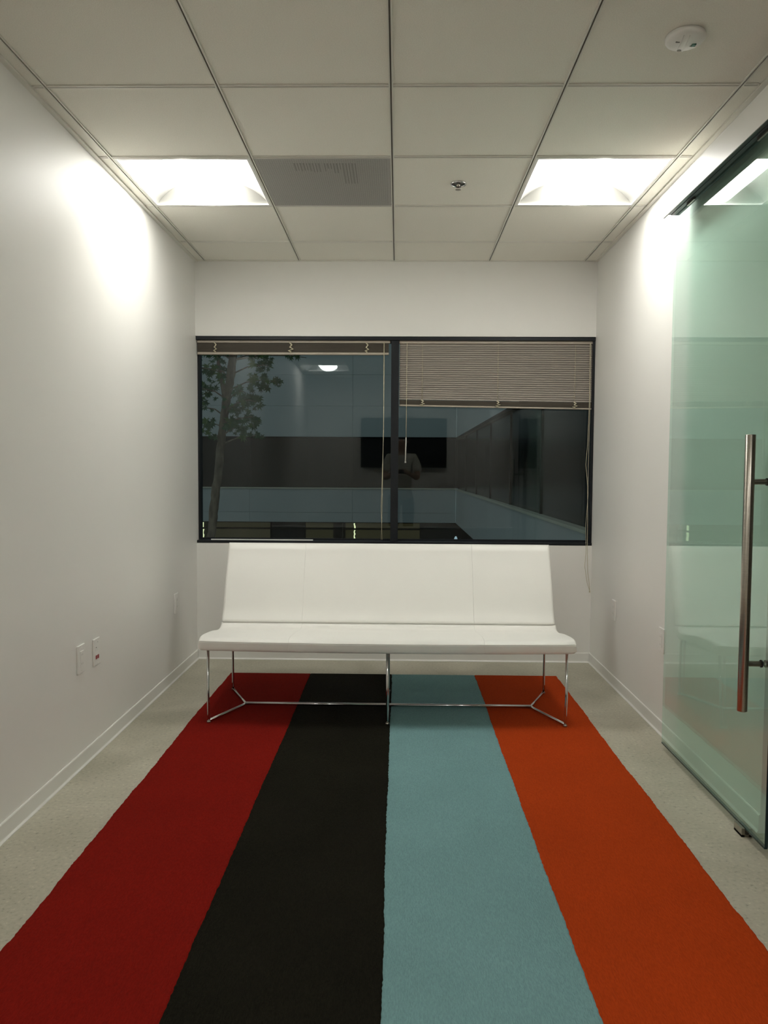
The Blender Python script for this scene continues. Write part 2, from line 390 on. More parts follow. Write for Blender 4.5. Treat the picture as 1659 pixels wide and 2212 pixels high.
for a, d, l in ((20, .024, .018), (205, .030, .016), (100, .035, .012)):
    ca, sa = math.cos(math.radians(a)), math.sin(math.radians(a))
    box('grille_slot', (sx+ca*d-.006, sy+sa*d-.002, H-.0262), (sx+ca*d+.006, sy+sa*d+.002, H-.020), 'ventdark', K)
lensm = mat('sensor_window', (0.01, 0.10, 0.06), 0.15); M['sensorwin'] = lensm
box('sensor_window', (sx+.020, sy-.004, H-.0272), (sx+.034, sy+.010, H-.018), 'sensorwin', K, .001)
for dx in (-.016, .002):
    MB().tube([(sx+dx-.004, sy-.045, H-.0225), (sx+dx, sy, H-.0268), (sx+dx+.006, sy+.045, H-.0225)], .0012, 6).build('rib', 'plate', K)

# ------------------------------------------------------------------ window
W = empty('window_1', (0, YB+.06, WZ0), 'wide dark-framed window in two panes showing the night courtyard', kind='structure')
GY = YB+.082
box('frame_head', (XL+.001, YB+.004, WZ1-.024), (XR-.001, YB+.115, WZ1-.001), 'bronze', W, .002)
box('frame_sill', (XL+.001, YB+.001, WZ0+.001), (XR-.001, YB+.115, WZ0+.018), 'bronze', W, .002)
box('frame_jamb', (XL+.001, YB+.045, WZ0+.018), (XL+.012, YB+.115, WZ1-.024), 'bronze', W)
box('frame_jamb', (XR-.016, YB+.012, WZ0+.018), (XR-.001, YB+.115, WZ1-.024), 'bronze', W)
box('mullion', (-.049, YB+.012, WZ0+.018), (.001, YB+.115, WZ1-.024), 'bronze', W, .002)
for x0, x1 in ((XL+.012, -.049), (.001, XR-.016)):
    box('pane', (x0, GY, WZ0+.018), (x1, GY+.006, WZ1-.024), 'window', W)
    for a, b in (((x0, GY-.012, WZ0+.018), (x1, GY-.0002, WZ0+.030)), ((x0, GY-.012, WZ1-.034), (x1, GY-.0002, WZ1-.024))):
        box('glazing_bead', a, b, 'bronze', W)
K = MB().box((-1.236, YB+.030, WZ0+.0182), (-.560, YB+.040, WZ0+.0245)).build('thin_line', 'white')  # narrow pale line along the sill, built as a thin white strip
tag(K, 'thin pale rod along the dark window sill at left', 'line')

# ------------------------------------------------------------------ blinds
BY = YB+.036
def knot(x, z0, z1, parent, big=1):
    m_ = MB(); yy = BY-.016
    m_.tube([(x-.006, yy, z1), (x+.008, yy-.003, z1-.25*(z1-z0)), (x-.004, yy-.004, z0+.5*(z1-z0)), (x+.010*big, yy-.004, z0+.3*(z1-z0)), (x-.008*big, yy-.003, z0+.15*(z1-z0)), (x+.004, yy, z0)], .0046*big**.5, 6)
    m_.build('gathered_cord', 'cord', parent)
B = empty('venetian_blind', (-.69, BY, 2.005), 'raised beige mini blind bunched at the top of the left pane', 'blind')
xl, xr = XL+.004, -.056
box('headrail', (xl, BY-.014, 2.082), (xr, BY+.012, 2.098), 'blindrail', B, .002)
st = MB()
for i in range(20):
    z = 2.024+i*.0028
    o_ = random.uniform(-.0015, .0015)
    st.box((xl+.003, BY-.012+o_, z), (xr-.010, BY+.010+o_, z+.0017))
tag(st.build('gathered_slats', 'blindstack', B), kind='stuff')
MB().box((xl+.002, BY-.013, 2.006), (xr-.009, BY+.012, 2.022)).build('bottom_rail', 'blindrail', B, .003)
for i, x in enumerate((-1.20, -.705, -.209)): knot(x, 2.022, 2.084, B, (1, 1.7, 1.2)[i])
MB().tube([(-.098, BY-.017, 2.088), (-.097, BY-.018, 1.6), (-.100, BY-.019, 1.3), (-.105, BY-.019, .9), (-.108, BY-.019, .80)], .0017, 6).build('pull_cord', 'cord', B)
MB().tube([(-.094, BY-.017, 2.088), (-.096, BY-.019, 1.5), (-.110, BY-.020, 1.0), (-.101, BY-.019, .80)], .0013, 6).build('pull_cord', 'cord', B)
B = empty('venetian_blind', (.63, BY, 1.66), 'half-lowered beige mini blind hanging slightly crooked over the right pane', 'blind')
xl, xr = .003, XR-.004
box('headrail', (xl, BY-.014, 2.080), (xr, BY+.012, 2.098), 'blindrail', B, .002)
NS = 26
zt, zbL, zbR = 2.070, 1.728, 1.714
for i in range(NS):
    t = i/(NS-1)
    zl = zt+(zbL-zt)*t; zr = zt+(zbR-zt)*t
    jx = random.uniform(-.0008, .0008); tilt = .0050+random.uniform(-.0006, .0008)
    vs = []
    for x, z in ((xl+.003+jx, zl), (xr-.006+jx, zr)):
        # crowned slat cross-section, nearly closed
        for dy, dz in ((-tilt, .0085), (-.0022, .004), (.0012, -.0015), (.0030+tilt*.4, -.0085), (.0036+tilt*.4, -.0082), (.0020, -.0010), (-.0014, .0045), (-tilt+.0007, .0088)):
            vs.append((x, BY-.004-dy, z+dz))
    fs = [(k, (k+1) % 8, 8+(k+1) % 8, 8+k) for k in range(8)]+[tuple(range(8))[::-1], tuple(range(8, 16))]
    MB().add(vs, fs).build('slat', 'blind', B)
st = MB()
for i in range(11):
    z = 1.686+i*.0029
    a = (xl+.003, xr-.006); y0, y1 = BY-.012+random.uniform(-.001, .001), BY+.010
    zz = (z, z-.014)
    st.add([(a[0], y0, zz[0]), (a[1], y0, zz[1]), (a[1], y1, zz[1]), (a[0], y1, zz[0]), (a[0], y0, zz[0]+.0018), (a[1], y0, zz[1]+.0018), (a[1], y1, zz[1]+.0018), (a[0], y1, zz[0]+.0018)],
           [(0,3,2,1),(4,5,6,7),(0,1,5,4),(1,2,6,5),(2,3,7,6),(3,0,4,7)])
tag(st.build('gathered_slats', 'blindstack', B), kind='stuff')
a = (xl+.004, xr-.004); zz = (1.676, 1.658); y0, y1 = BY-.013, BY+.012
MB().add([(a[0], y0, zz[0]), (a[1], y0, zz[1]), (a[1], y1, zz[1]), (a[0], y1, zz[0]), (a[0], y0, zz[0]+.010), (a[1], y0, zz[1]+.010), (a[1], y1, zz[1]+.010), (a[0], y1, zz[0]+.010)],
         [(0,3,2,1),(4,5,6,7),(0,1,5,4),(1,2,6,5),(2,3,7,6),(3,0,4,7)]).build('bottom_rail', 'blindrail', B, .002)
for i, x in enumerate((.154, .645, 1.144)):
    z = 1.682-.014*(x/1.26); knot(x, z, z+.036, B, 1.5)
    MB().tube([(x, BY-.0105, 2.078), (x, BY-.0110, z+.03)], .0011, 5).build('ladder_cord', 'cord', B)
MB().tube([(.053, BY-.022, 2.084), (.051, BY-.024, 1.46)], .0020, 6).build('wand_cord', 'cord', B)
MB().tube([(.051, BY-.024, 1.472), (.047, BY-.024, 1.315)], .0038, 8).build('tilt_wand', 'wand', B)
MB().lathe([(0, 0), (.0055, .001), (.0055, .010), (0, .012)], (.047, BY-.024, 1.305), seg=10).build('wand_tip', 'wand', B)
def cord(pts, r=.0016):
    MB().tube(pts, r, 6).build('pull_cord', 'cord', B)
cord([(1.236, BY-.017, 2.086), (1.238, BY-.020, 1.75), (1.232, BY-.022, 1.45), (1.222, BY-.024, 1.30), (1.236, BY-.026, 1.16), (1.240, BY-.028, .95), (1.236, YB-.012, .75), (1.243, YB-.010, .60), (1.256, YB-.010, .51), (1.258, YB-.010, .478)])
cord([(1.240, BY-.017, 2.086), (1.242, BY-.021, 1.6), (1.238, BY-.022, 1.30), (1.240, BY-.026, 1.10), (1.228, BY-.028, .90), (1.228, YB-.014, .74), (1.222, YB-.012, .64), (1.240, YB-.012, .53), (1.258, YB-.010, .478)], .0013)
MB().lathe([(0, 0), (.0045, .001), (.0035, .012), (0, .014)], (1.258, YB-.010, .467), seg=10).build('cord_tassel', 'cord', B)

# ------------------------------------------------------------------ outlet plates
def plate(side, yc, zc, label, kind):
    s = 1 if side == 'L' else -1
    X = XL if side == 'L' else XR
    P = empty('wall_plate', (X, yc, zc), label, 'wall plate', 'plastic wall plates low on the side walls')
    def bx(name, y0, z0, y1, z1, t0, t1, m, bev=0, par=P):
        xs = sorted((X+s*t0, X+s*t1)); return box(name, (xs[0], yc+y0, zc+z0), (xs[1], yc+y1, zc+z1), m, par, bev)
    bx('cover_plate', -.036, -.059, .036, .059, 0, .0075, 'plate', .0022)
    if kind == 'outlet':
        bx('outlet_insert', -.017, -.034, .017, .034, .0074, .0095, 'plate', .001)
        for dz in (-.019, .019):
            for dy in (-.006, .006): bx('slot', dy-.001, dz-.004, dy+.001, dz+.004, .0090, .0096, 'slotgrey')
        for dz in (-.048, .048):
            xs = X+s*.0072
            MB().lathe([(.0035, 0), (.003, s*.0012), (0, s*.0014)], (xs, yc, zc+dz), 'x', 12).build('screw', 'plate', P)
    elif kind == 'data':
        for dy in (-.010, .010):
            bx('jack', dy-.007, -.031, dy+.007, -.015, .0074, .0088, 'jackred')
            bx('jack', dy-.007, .004, dy+.007, .016, .0074, .0082, 'plate')
        bx('label_mark', -.012, .018, -.006, .022, .0074, .0079, 'darkslot')
        bx('label_mark', .004, .040, .009, .043, .0074, .0079, 'ventdark')
        for dz in (-.050, .050):
            MB().lathe([(.003, 0), (.0025, s*.0012), (0, s*.0014)], (X+s*.0072, yc, zc+dz), 'x', 12).build('screw', 'plate', P)
    return P
plate('L', 3.140, .462, 'white outlet plate on the left wall, nearest to the viewer', 'outlet')
plate('L', 3.304, .454, 'white data plate with two red jacks on the left wall', 'data')
plate('L', 4.520, .457, 'far white plate on the left wall, close to the window corner', 'outlet')
plate('R', 4.462, .449, 'white plate on the right wall behind the bench end', 'outlet')
plate('R', 3.650, .452, 'white outlet plate on the right wall next to the glass door edge', 'outlet')

# ------------------------------------------------------------------ sliding glass door
D = empty('door_1', (1.21, 2.95, 0), 'frameless green-tinted glass sliding door, slid open over the right wall', kind='structure')
gp = MB().box((1.205, 2.464, .032), (1.215, 3.443, 2.378)).build('glass_panel', 'doorglass', D)
box('glass_edge', (1.2049, 2.4615, .032), (1.2151, 2.4639, 2.36), 'glassedge', D)
box('bottom_edge', (1.2045, 2.4639, .026), (1.2155, 3.443, .0319), 'glassedge', D)
tr = box('track_fascia', (1.150, YF+1.9, 2.362), (1.153, 3.447, 2.462), 'fascia', D)
box('track_top', (1.153, YF+1.9, 2.458), (XR-.0005, 3.447, 2.462), 'fascia', D)
box('track_channel', (1.188, YF+1.9, 2.378), (1.224, 3.445, 2.457), 'trackdark', D)
box('track_lip', (1.1531, YF+1.9, 2.364), (1.160, 3.445, 2.372), 'trackdark', D)
box('track_web', (1.1531, YF+1.9, 2.372), (1.158, 3.445, 2.457), 'trackdark', D)
box('track_soffit', (1.1585, YF+1.9, 2.380), (1.1875, 3.445, 2.386), 'trackdark', D)
for y in (3.25, 2.62): 
    MB().box((1.1975, y-.04, 2.366), (1.2045, y+.04, 2.3775)).build('hanger_clamp', 'steel', D, .001)
# handle
hx, hy = 1.145, 2.522
hd = MB().lathe([(0, 0), (.0150, 0), (.0160, .0012), (.0160, .9108), (.0150, .912), (0, .912)], (hx, hy, .466), seg=28)
hb = hd.build('door_handle', 'steel', D)
for z in (.625, 1.225):
    MB().lathe([(.0095, -.058), (.0095, .0), (.0085, .003)], (1.201, hy, z), 'x', 18).build('standoff', 'steel', hb)
    MB().lathe([(.0125, 0), (.0125, .004), (0, .004)], (1.2008, hy, z), 'x', 18).build('washer', 'darkslot', hb)
    MB().lathe([(.0125, 0), (.0125, .010), (0, .010)], (1.2153, hy, z), 'x', 18).build('end_cap', 'steel', hb)
gd = MB().box((1.192, 2.600, 0), (1.203, 2.660, .030)).box((1.217, 2.600, 0), (1.228, 2.660, .030)).box((1.192, 2.600, 0), (1.228, 2.660, .008))
tag(gd.build('floor_guide', 'steel', None), 'small metal floor guide under the front of the glass door', 'door guide')

# ------------------------------------------------------------------ rug
RG = empty('striped_rug', (-.03, 2.3, 0), 'long low-pile rug in four wide stripes of red, black, blue and orange', 'rug')
edges = [-1.022, -.529, -.031, .470, .972]
edge_far = [0, 0, 0, .006, .004]
ya, yb = .45, 4.636
random.seed(11)
NY = 420
def edge_curve(i):
    amp = .0022 if i in (0, 4) else .0014
    ph = [random.uniform(0, 6.28) for _ in range(5)]
    out = []
    for k in range(NY+1):
        t = k/NY; y = ya+(yb-ya)*t
        w_ = sum(math.sin(y*fr+p)*am for fr, p, am in zip((2.1, 5.3, 13, 31, 57), ph, (1.2, .8, .5, .35, .3)))*amp + random.uniform(-.0014, .0014)
        out.append(edges[i]+w_+edge_far[i]*(t-.3))
    return out
curves = [edge_curve(i) for i in range(5)]
for s in range(4):
    vs = []; fs = []
    zt_ = .0085+.0006*(s % 2)
    for k in range(NY+1):
        y = ya+(yb-ya)*k/NY
        xa, xb = curves[s][k], curves[s+1][k]
        vs += [(xa, y, 0.0005), (xa, y, zt_-.002), (xa+.004, y, zt_), (xb-.004, y, zt_), (xb, y, zt_-.002), (xb, y, .0005)]
    for k in range(NY):
        a = 6*k; b = a+6
        fs += [(a+j, a+j+1, b+j+1, b+j) for j in range(5)]+[(a+5, a, b, b+5)]
    fs += [(0, 1, 2, 3, 4, 5), tuple(6*NY+j for j in (5, 4, 3, 2, 1, 0))]
    o = MB().add(vs, fs).build('stripe', ('red', 'black', 'blue', 'orange')[s], RG)
    o['label'] = ('dark red carpet stripe', 'black carpet stripe', 'light blue carpet stripe', 'burnt orange carpet stripe')[s]

# ------------------------------------------------------------------ bench
BN = empty('bench', (-.05, 4.0, .0096), 'white upholstered armless bench on thin chrome legs below the window', 'bench')
def catmull(P, n=6):
    out = []
    for i in range(len(P)-1):
        p0, p1, p2, p3 = P[max(i-1, 0)], P[i], P[i+1], P[min(i+2, len(P)-1)]
        for k in range(n):
            t = k/n
            out.append(tuple(.5*((2*p1[j])+(-p0[j]+p2[j])*t+(2*p0[j]-5*p1[j]+4*p2[j]-p3[j])*t*t+(-p0[j]+3*p1[j]-3*p2[j]+p3[j])*t**3) for j in range(2)))
    out.append(P[-1]); return out
def resample(P, n):
    L = [0.0]
    for i in range(1, len(P)): L.append(L[-1]+math.dist(P[i-1], P[i]))
    keep = []
    for k in range(n):
        t = L[-1]*k/(n-1); i = max(j for j in range(len(L)) if L[j] <= t+1e-12); i = min(i, len(P)-2)
        u = (t-L[i])/max(L[i+1]-L[i], 1e-9)
        keep.append((P[i][0]+(P[i+1][0]-P[i][0])*u, P[i][1]+(P[i+1][1]-P[i][1])*u))
    return keep
def panel_sweep(name, upper, lower, x0, x1, r0, r1, bow):
    # a padded panel: section between two matching chains, swept along x, its ends rolled over by r0 / r1
    n = len(upper); st_ = []
    for k in range(7):
        a = math.pi/2*k/6; st_.append((x0+r0*(1-math.cos(math.pi/2-a)) if False else x0+r0*(1-math.cos(a)), r0*(1-math.sin(a))))
    for k in range(1, 24): st_.append((x0+r0+(x1-x0-r0-r1)*k/24, 0))
    for k in range(7):
        a = math.pi/2*k/6; st_.append((x1-r1+r1*math.sin(a), r1*(1-math.cos(a))))
    st_.sort()
    loop = []
    vs = []
    for x, ins in st_:
        U_, L_ = [], []
        for u, l in zip(upper, lower):
            d = math.dist(u, l); k = min(ins, .42*d)/max(d, 1e-9)
            for p, q, lst in ((u, l, U_), (l, u, L_)):
                y, z = p[0]+(q[0]-p[0])*k, p[1]+(q[1]-p[1])*k
                lst.append((x, y+bow(x, y, z), z))
        vs += U_+L_[::-1]
    N2 = 2*n; m_ = len(st_)
    fs = [(i*N2+k, i*N2+(k+1) % N2, (i+1)*N2+(k+1) % N2, (i+1)*N2+k) for i in range(m_-1) for k in range(N2)]
    for i in (0, m_-1):
        for k in range(n-1): fs.append((i*N2+k, i*N2+k+1, i*N2+N2-2-k, i*N2+N2-1-k))
    mb = MB().add(vs, fs, True)
    return mb.build(name, 'leather', BN)
def sc(P): return [(y*.99, EYE-(EYE-z)*.99) for y, z in P]
seat_top = sc([(4.236, .404), (4.224, .392), (4.19, .380), (4.12, .384), (4.00, .404), (3.88, .418), (3.80, .425), (3.755, .424), (3.735, .4165)])
top = catmull(seat_top, 4)
front = [(3.6910, .4165), (3.6900, .4150), (3.6940, .4140), (3.6940, .4130), (3.6895, .4118), (3.6895, .4100), (3.6898, .395), (3.6908, .382), (3.6935, .3735), (3.699, .3690), (3.708, .3675)]
bottom = [(3.80, .3675), (3.95, .358), (4.08, .346), (4.17, .344), (4.215, .355), (4.238, .378), (4.243, .403)]
seat_up = resample(top, 62)[:-1]+front[:8]
seat_lo = resample(bottom[::-1], 58)+resample(front[:7:-1], 11)
XB0, XB1 = -.975, .875
XC, HWD = (XB0+XB1)/2, (XB1-XB0)/2
def bow_seat(x, y, z):
    t = (x-XC)/HWD
    d = max(0, min(1, (4.15-y)/.42))
    e = max(0, abs(t)-.93)/.07
    return (-.030*(1-t*t)+.012*e*e)*d**2
seams = [XB0, -.526, .424, XB1]
for i in range(3):
    panel_sweep('seat_panel', seat_up, seat_lo, seams[i]+(.0002 if i else 0), seams[i+1]-(.0002 if i < 2 else 0), .0012 if i else .014, .0012 if i < 2 else .014, bow_seat)
bf = sc([(4.246, .4045), (4.232, .4055), (4.2275, .411), (4.234, .424), (4.262, .470), (4.300, .570), (4.345, .670), (4.390, .760), (4.410, .805)])
bft = catmull(bf, 4)
topc = [(4.376, .822), (4.386, .8315), (4.398, .8345), (4.410, .829), (4.415, .815)]
bb = [(4.400, .765), (4.355, .660), (4.305, .550), (4.265, .450), (4.258, .420), (4.254, .4045)]
back_up = resample(bft[:-1]+topc[:3], 60)
back_lo = resample((topc[2:]+bb)[::-1], 60)
def nobow(x, y, z): return .004*math.sin((x-XC)/HWD*3.1)*max(0, z-.4)
BX0, BX1 = -.972, .868
bs = [BX0, -.526, .424, BX1]
for i in range(3):
    panel_sweep('back_panel', back_up, back_lo, bs[i]+(.0002 if i else 0), bs[i+1]-(.0002 if i < 2 else 0), .0011 if i else .015, .0011 if i < 2 else .015, nobow)
# chrome frame
FZ = .0185
xs_ = (-.925, -.045, .826)
for x in xs_:
    yf, yr = 3.712, 4.262
    yt = 3.716-(.028 if x == -.045 else 0)
    o_ = -.005 if x < -.5 else (.005 if x > .5 else 0)
    MB().tube([(x+o_*1.5, yt+.012, .374), (x+o_, yf-.002, .15), (x, yf-.006, .030), (x, yf-.004, FZ)], .0068, 12).build('leg', 'chrome', BN)
    MB().tube([(x, yr-.03, .362), (x, yr-.004, .30), (x, yr, .06), (x, yr-.001, FZ+.004)], .0065, 12).build('leg', 'chrome', BN)
    if x == -.045:
        MB().tube([(x, yf-.004, FZ), (x, yr, FZ)], .0068, 12).build('base_rod', 'chrome', BN)
    else:
        xn = x+.125 if x < 0 else x-.118
        MB().tube([(x, yf-.004, FZ), (x+(xn-x)*.93, 3.955, FZ), (xn, 3.985, FZ), (x+(xn-x)*.93, 4.010, FZ), (x, yr, FZ)], .0068, 12).build('base_rod', 'chrome', BN)
    for yy in (yf-.010, yr+.004):
        MB().lathe([(0, 0), (.009, .0005), (.009, .008), (.005, .010), (0, .010)], (x, yy, .0096), seg=14).build('foot', 'steel', BN)
for a, b in ((-.800, -.052), (-.038, .708)):
    MB().tube([(a, 3.985, FZ+.002), (b, 3.985, FZ+.002)], .0085, 12).build('stretcher', 'chrome', BN)
for x in xs_: MB().box((x-.012, 3.78, .356), (x+.012, 4.06, .3615)).build('seat_bracket', 'steel', BN)

# ------------------------------------------------------------------ courtyard outside
struct(box('ground', (-30, YB+.3, -3.2), (30, 45, -3.0), 'asphalt'), 'dark courtyard paving below the window')
FB = empty('office_building', (-3, 19.5, -3.0), 'pale two-storey office block across the courtyard with a dark window band', 'building')
Z = dict(lo=-.067, s0=.183, s=.781, t=2.105, u=2.886, v=3.67, top=4.9)
def panels(name, xs2, zs, y, parent, axis='x', thick=.25):
    g = .005
    for i in range(len(xs2)-1):
        for j in range(len(zs)-1):
            if axis == 'x': box(name, (xs2[i]+g/2, y, zs[j]+g/2), (xs2[i+1]-g/2, y+thick, zs[j+1]-g/2), 'brick', parent)
            else: box(name, (y, xs2[i]+g/2, zs[j]+g/2), (y+thick, xs2[i+1]-g/2, zs[j+1]-g/2), 'brick', parent)
WX = 1.47
xs2 = [WX-2.63*k for k in range(6, -1, -1)]
panels('wall_panel', xs2, [Z['lo'], Z['s0'], Z['s']], 19.5, FB)
panels('wall_panel', xs2, [Z['t'], Z['u'], Z['v'], Z['top']], 19.5, FB)
box('wall_backing', (xs2[0], 19.76, Z['lo']), (WX, 20.2, Z['top']), 'farframe', FB)
box('corner_post', (WX-.02, 19.56, Z['s']+.03), (WX+.06, 19.70, Z['t']-.02), 'farframe', FB)
for k in range(6):
    box('window_pane', (xs2[k]+.02, 19.60, Z['s']+.02), (xs2[k+1]-.02, 19.63, Z['t']-.02), 'farglass', FB)
for k in range(1, 6): box('window_mullion', (xs2[k]-.02, 19.59, Z['s']), (xs2[k]+.02, 19.66, Z['t']), 'farframe', FB)
box('window_head', (xs2[0], 19.485, Z['t']-.03), (WX, 19.66, Z['t']), 'farframe', FB)
box('window_sill', (xs2[0], 19.475, Z['s']), (WX, 19.66, Z['s']+.035), 'farsill', FB)
# ground floor, recessed storefront
box('soffit', (xs2[0], 19.5, Z['lo']-.02), (WX, 20.8, Z['lo']), 'farframe', FB)
gx = [-14.3, -9.0, -6.2, -5.25, -4.95, -3.35, -2.45, -1.62, -1.40, -1.12, .6, 1.9]
for i in range(len(gx)-1):
    lit = i not in (7,)
    box('ground_floor_pane', (gx[i]+.02, 20.2, -2.9), (gx[i+1]-.02, 20.23, Z['lo']-.03), 'lit' if i in (1, 2, 4, 6, 8, 9) else 'farglass', FB)
for i in range(1, len(gx)-1): box('ground_floor_mullion', (gx[i]-.02, 20.16, -3), (gx[i]+.02, 20.24, Z['lo']-.03), 'farframe', FB)
box('column', (-1.65, 19.55, -3), (-1.42, 19.9, Z['lo']-.02), 'farframe', FB)
box('door_rail', (xs2[0], 20.05, -.30), (WX, 20.15, -.26), 'farframe', FB)
for x, w_ in ((-5.13, .062), (-1.13, .034)):
    for z0_, z1_ in ((-.255, -.10), (-.62, -.305)):
        n = max(3, int((z1_-z0_)/.05)); vs = []
        for k in range(n+1):
            z = z0_+(z1_-z0_)*k/n; j = random.uniform(-.010, .010); hw = w_/2*random.uniform(.75, 1.1)
            vs += [(x+j-hw, 20.02, z), (x+j+hw, 20.02, z), (x+j-hw, 20.04, z), (x+j+hw, 20.04, z)]
        fs = [(0, 1, 3, 2), (4*n, 4*n+2, 4*n+3, 4*n+1)]
        for k in range(n):
            a = 4*k; fs += [(a, a+4, a+5, a+1), (a+2, a+3, a+7, a+6), (a, a+2, a+6, a+4), (a+1, a+5, a+7, a+3)]
        MB().add(vs, fs).build('lit_gap', 'litgap', FB)
box('roof', (xs2[0], 19.5, Z['top']), (WX, 24, Z['top']+.3), 'brick', FB)

WG = empty('office_wing', (2.5, 12, -3.0), 'nearer wing of the office block running along the right of the courtyard', 'building')
ys2 = [5.75, 8.2, 10.46, 12.72, 14.98, 17.24, 19.462]
panels('wall_panel', ys2, [Z['lo'], Z['s']], WX, WG, 'y')
panels('wall_panel', ys2, [Z['t'], Z['u'], Z['v'], Z['top']], WX, WG, 'y')
for k in range(6): box('window_pane', (WX+.06, ys2[k]+.02, Z['s']+.02), (WX+.09, ys2[k+1]-.02, Z['t']-.02), 'farglass', WG)
for k in range(7): box('window_mullion', (WX+.045, ys2[k]-.02, Z['s']), (WX+.10, ys2[k]+.02, Z['t']), 'farframe', WG)
box('window_head', (WX-.005, 5.75, Z['t']-.05), (WX+.12, 19.462, Z['t']), 'farframe', WG)
box('window_sill', (WX-.03, 5.75, Z['s']-.005), (WX+.12, 19.462, Z['s']+.022), 'farsill', WG)
box('wall_backing', (WX+.26, 5.75, Z['lo']), (WX+2.5, 19.462, Z['top']), 'farframe', WG)
box('ground_floor_wall', (WX+.3, 5.75, -3), (WX+2.5, 19.462, Z['lo']), 'farglass', WG)
lampm = mat('lamp_glow', (.8, .9, .9), .4, emit=((.7, .9, 1.0), .45)); M['glow'] = lampm
K = empty('wall_lamp', (1.40, 19.35, -.7), 'small whitish lamp glowing at the inner corner of the buildings', 'lamp')
MB().lathe([(0, 0), (.03, .02), (.05, .06), (.035, .13), (.015, .17), (0, .17)], (1.46, 19.2, -.55), seg=12).build('globe', 'glow', K)
MB().tube([(1.46, 19.2, -3.0), (1.46, 19.2, -.54)], .03, 8).build('post', 'farframe', K)

# ------------------------------------------------------------------ tree
TR = empty('tree', (-2.25, 8.0, -3.0), 'slender leaning tree with lobed leaves outside the left pane', 'tree')
random.seed(7)
path = [(-2.35, -3.0, .075), (-2.2, -1.5, .062), (-2.03, .2, .050), (-1.956, .60, .044), (-1.93, .90, .048), (-1.894, 1.165, .043), (-1.858, 1.504, .042), (-1.823, 1.769, .042), (-1.80, 1.95, .043), (-1.768, 2.128, .043), (-1.74, 2.30, .044), (-1.718, 2.448, .045), (-1.66, 2.8, .040), (-1.55, 3.5, .030), (-1.5, 4.2, .015)]
pp = []
for i in range(len(path)-1):
    for k in range(6):
        t = k/6; a, b = path[i], path[i+1]
        pp.append((a[0]+(b[0]-a[0])*t+random.uniform(-.005, .005), a[1]+(b[1]-a[1])*t, (a[2]+(b[2]-a[2])*t)*random.uniform(.92, 1.08)))
pp.append(path[-1])
MB().tube([(x, 8.0+.02*math.sin(z), z) for x, z, r in pp], [r for x, z, r in pp], 12).build('trunk', 'bark', TR)
def branch(pts, r0, r1):
    n = len(pts); MB().tube(pts, [r0+(r1-r0)*i/(n-1) for i in range(n)], 7).build('branch', 'bark', TR)
branch([(-1.80, 8, 1.95), (-1.83, 7.98, 2.15), (-1.86, 7.95, 2.35), (-1.87, 7.9, 2.6), (-1.9, 7.85, 3.0)], .026, .010)
clusters = [(-2.03, 2.3, 0.082, 0.068, 9), (-2.0, 2.08, 0.116, 0.126, 30), (-2.05, 1.91, 0.072, 0.053, 10), (-1.95, 1.74, 0.077, 0.058, 8), (-1.95, 1.63, 0.063, 0.034, 5), (-1.92, 2.45, 0.174, 0.029, 14), (-1.45, 2.45, 0.164, 0.034, 13), (-1.12, 2.45, 0.077, 0.02, 5), (-1.85, 2.28, 0.058, 0.135, 14), (-1.4, 2.34, 0.097, 0.063, 12), (-1.38, 2.18, 0.145, 0.072, 24), (-1.59, 2.05, 0.135, 0.068, 22), (-1.51, 1.96, 0.106, 0.058, 12), (-1.71, 1.91, 0.072, 0.072, 11), (-1.51, 1.8, 0.087, 0.058, 10), (-1.64, 1.71, 0.145, 0.077, 30), (-1.52, 1.62, 0.121, 0.029, 8)]
tz = lambda z: -2.03+(z-.2)/2.25*.312
for cx, cz, rx, rz, n in clusters:
    z0 = cz-.10 if cz < 2.4 else cz-.06
    x0 = tz(z0); y_ = 8+random.uniform(-.25, .2)
    branch([(x0, 8, z0), ((x0+cx)/2, (8+y_)/2, z0+.03+.5*(cz-z0)), (cx, y_, cz), (cx+(cx-x0)*.25, y_, cz-.02)], .009, .003)
def leaf_mesh(i):
    # five pointed lobes around a short base, slightly folded along the midrib
    angs = [(-90, .06), (-62, .22), (-40, .62), (-22, .34), (8, .86), (35, .40), (62, .92), (76, .5), (90, 1.05)]
    right = [(math.cos(math.radians(a))*r, math.sin(math.radians(a))*r) for a, r in angs]
    left = [(-x, y) for x, y in right[1:-1]][::-1]
    out = right+left; s = .062*(1+.12*i)
    fold = .18+.1*i
    vs = [(0, 0, 0)]+[(x*s, y*s, (abs(x)*fold-(y*y)*.15)*s) for x, y in out]
    n = len(out)
    me = bpy.data.meshes.new('leaf'); me.from_pydata(vs, [], [(0, k+1, (k+1) % n+1) for k in range(n)])
    me.materials.append(M['leaf2' if i == 3 else 'leaf']); return me
lm = [leaf_mesh(i) for i in range(4)]
from mathutils import Euler
cnt = 0
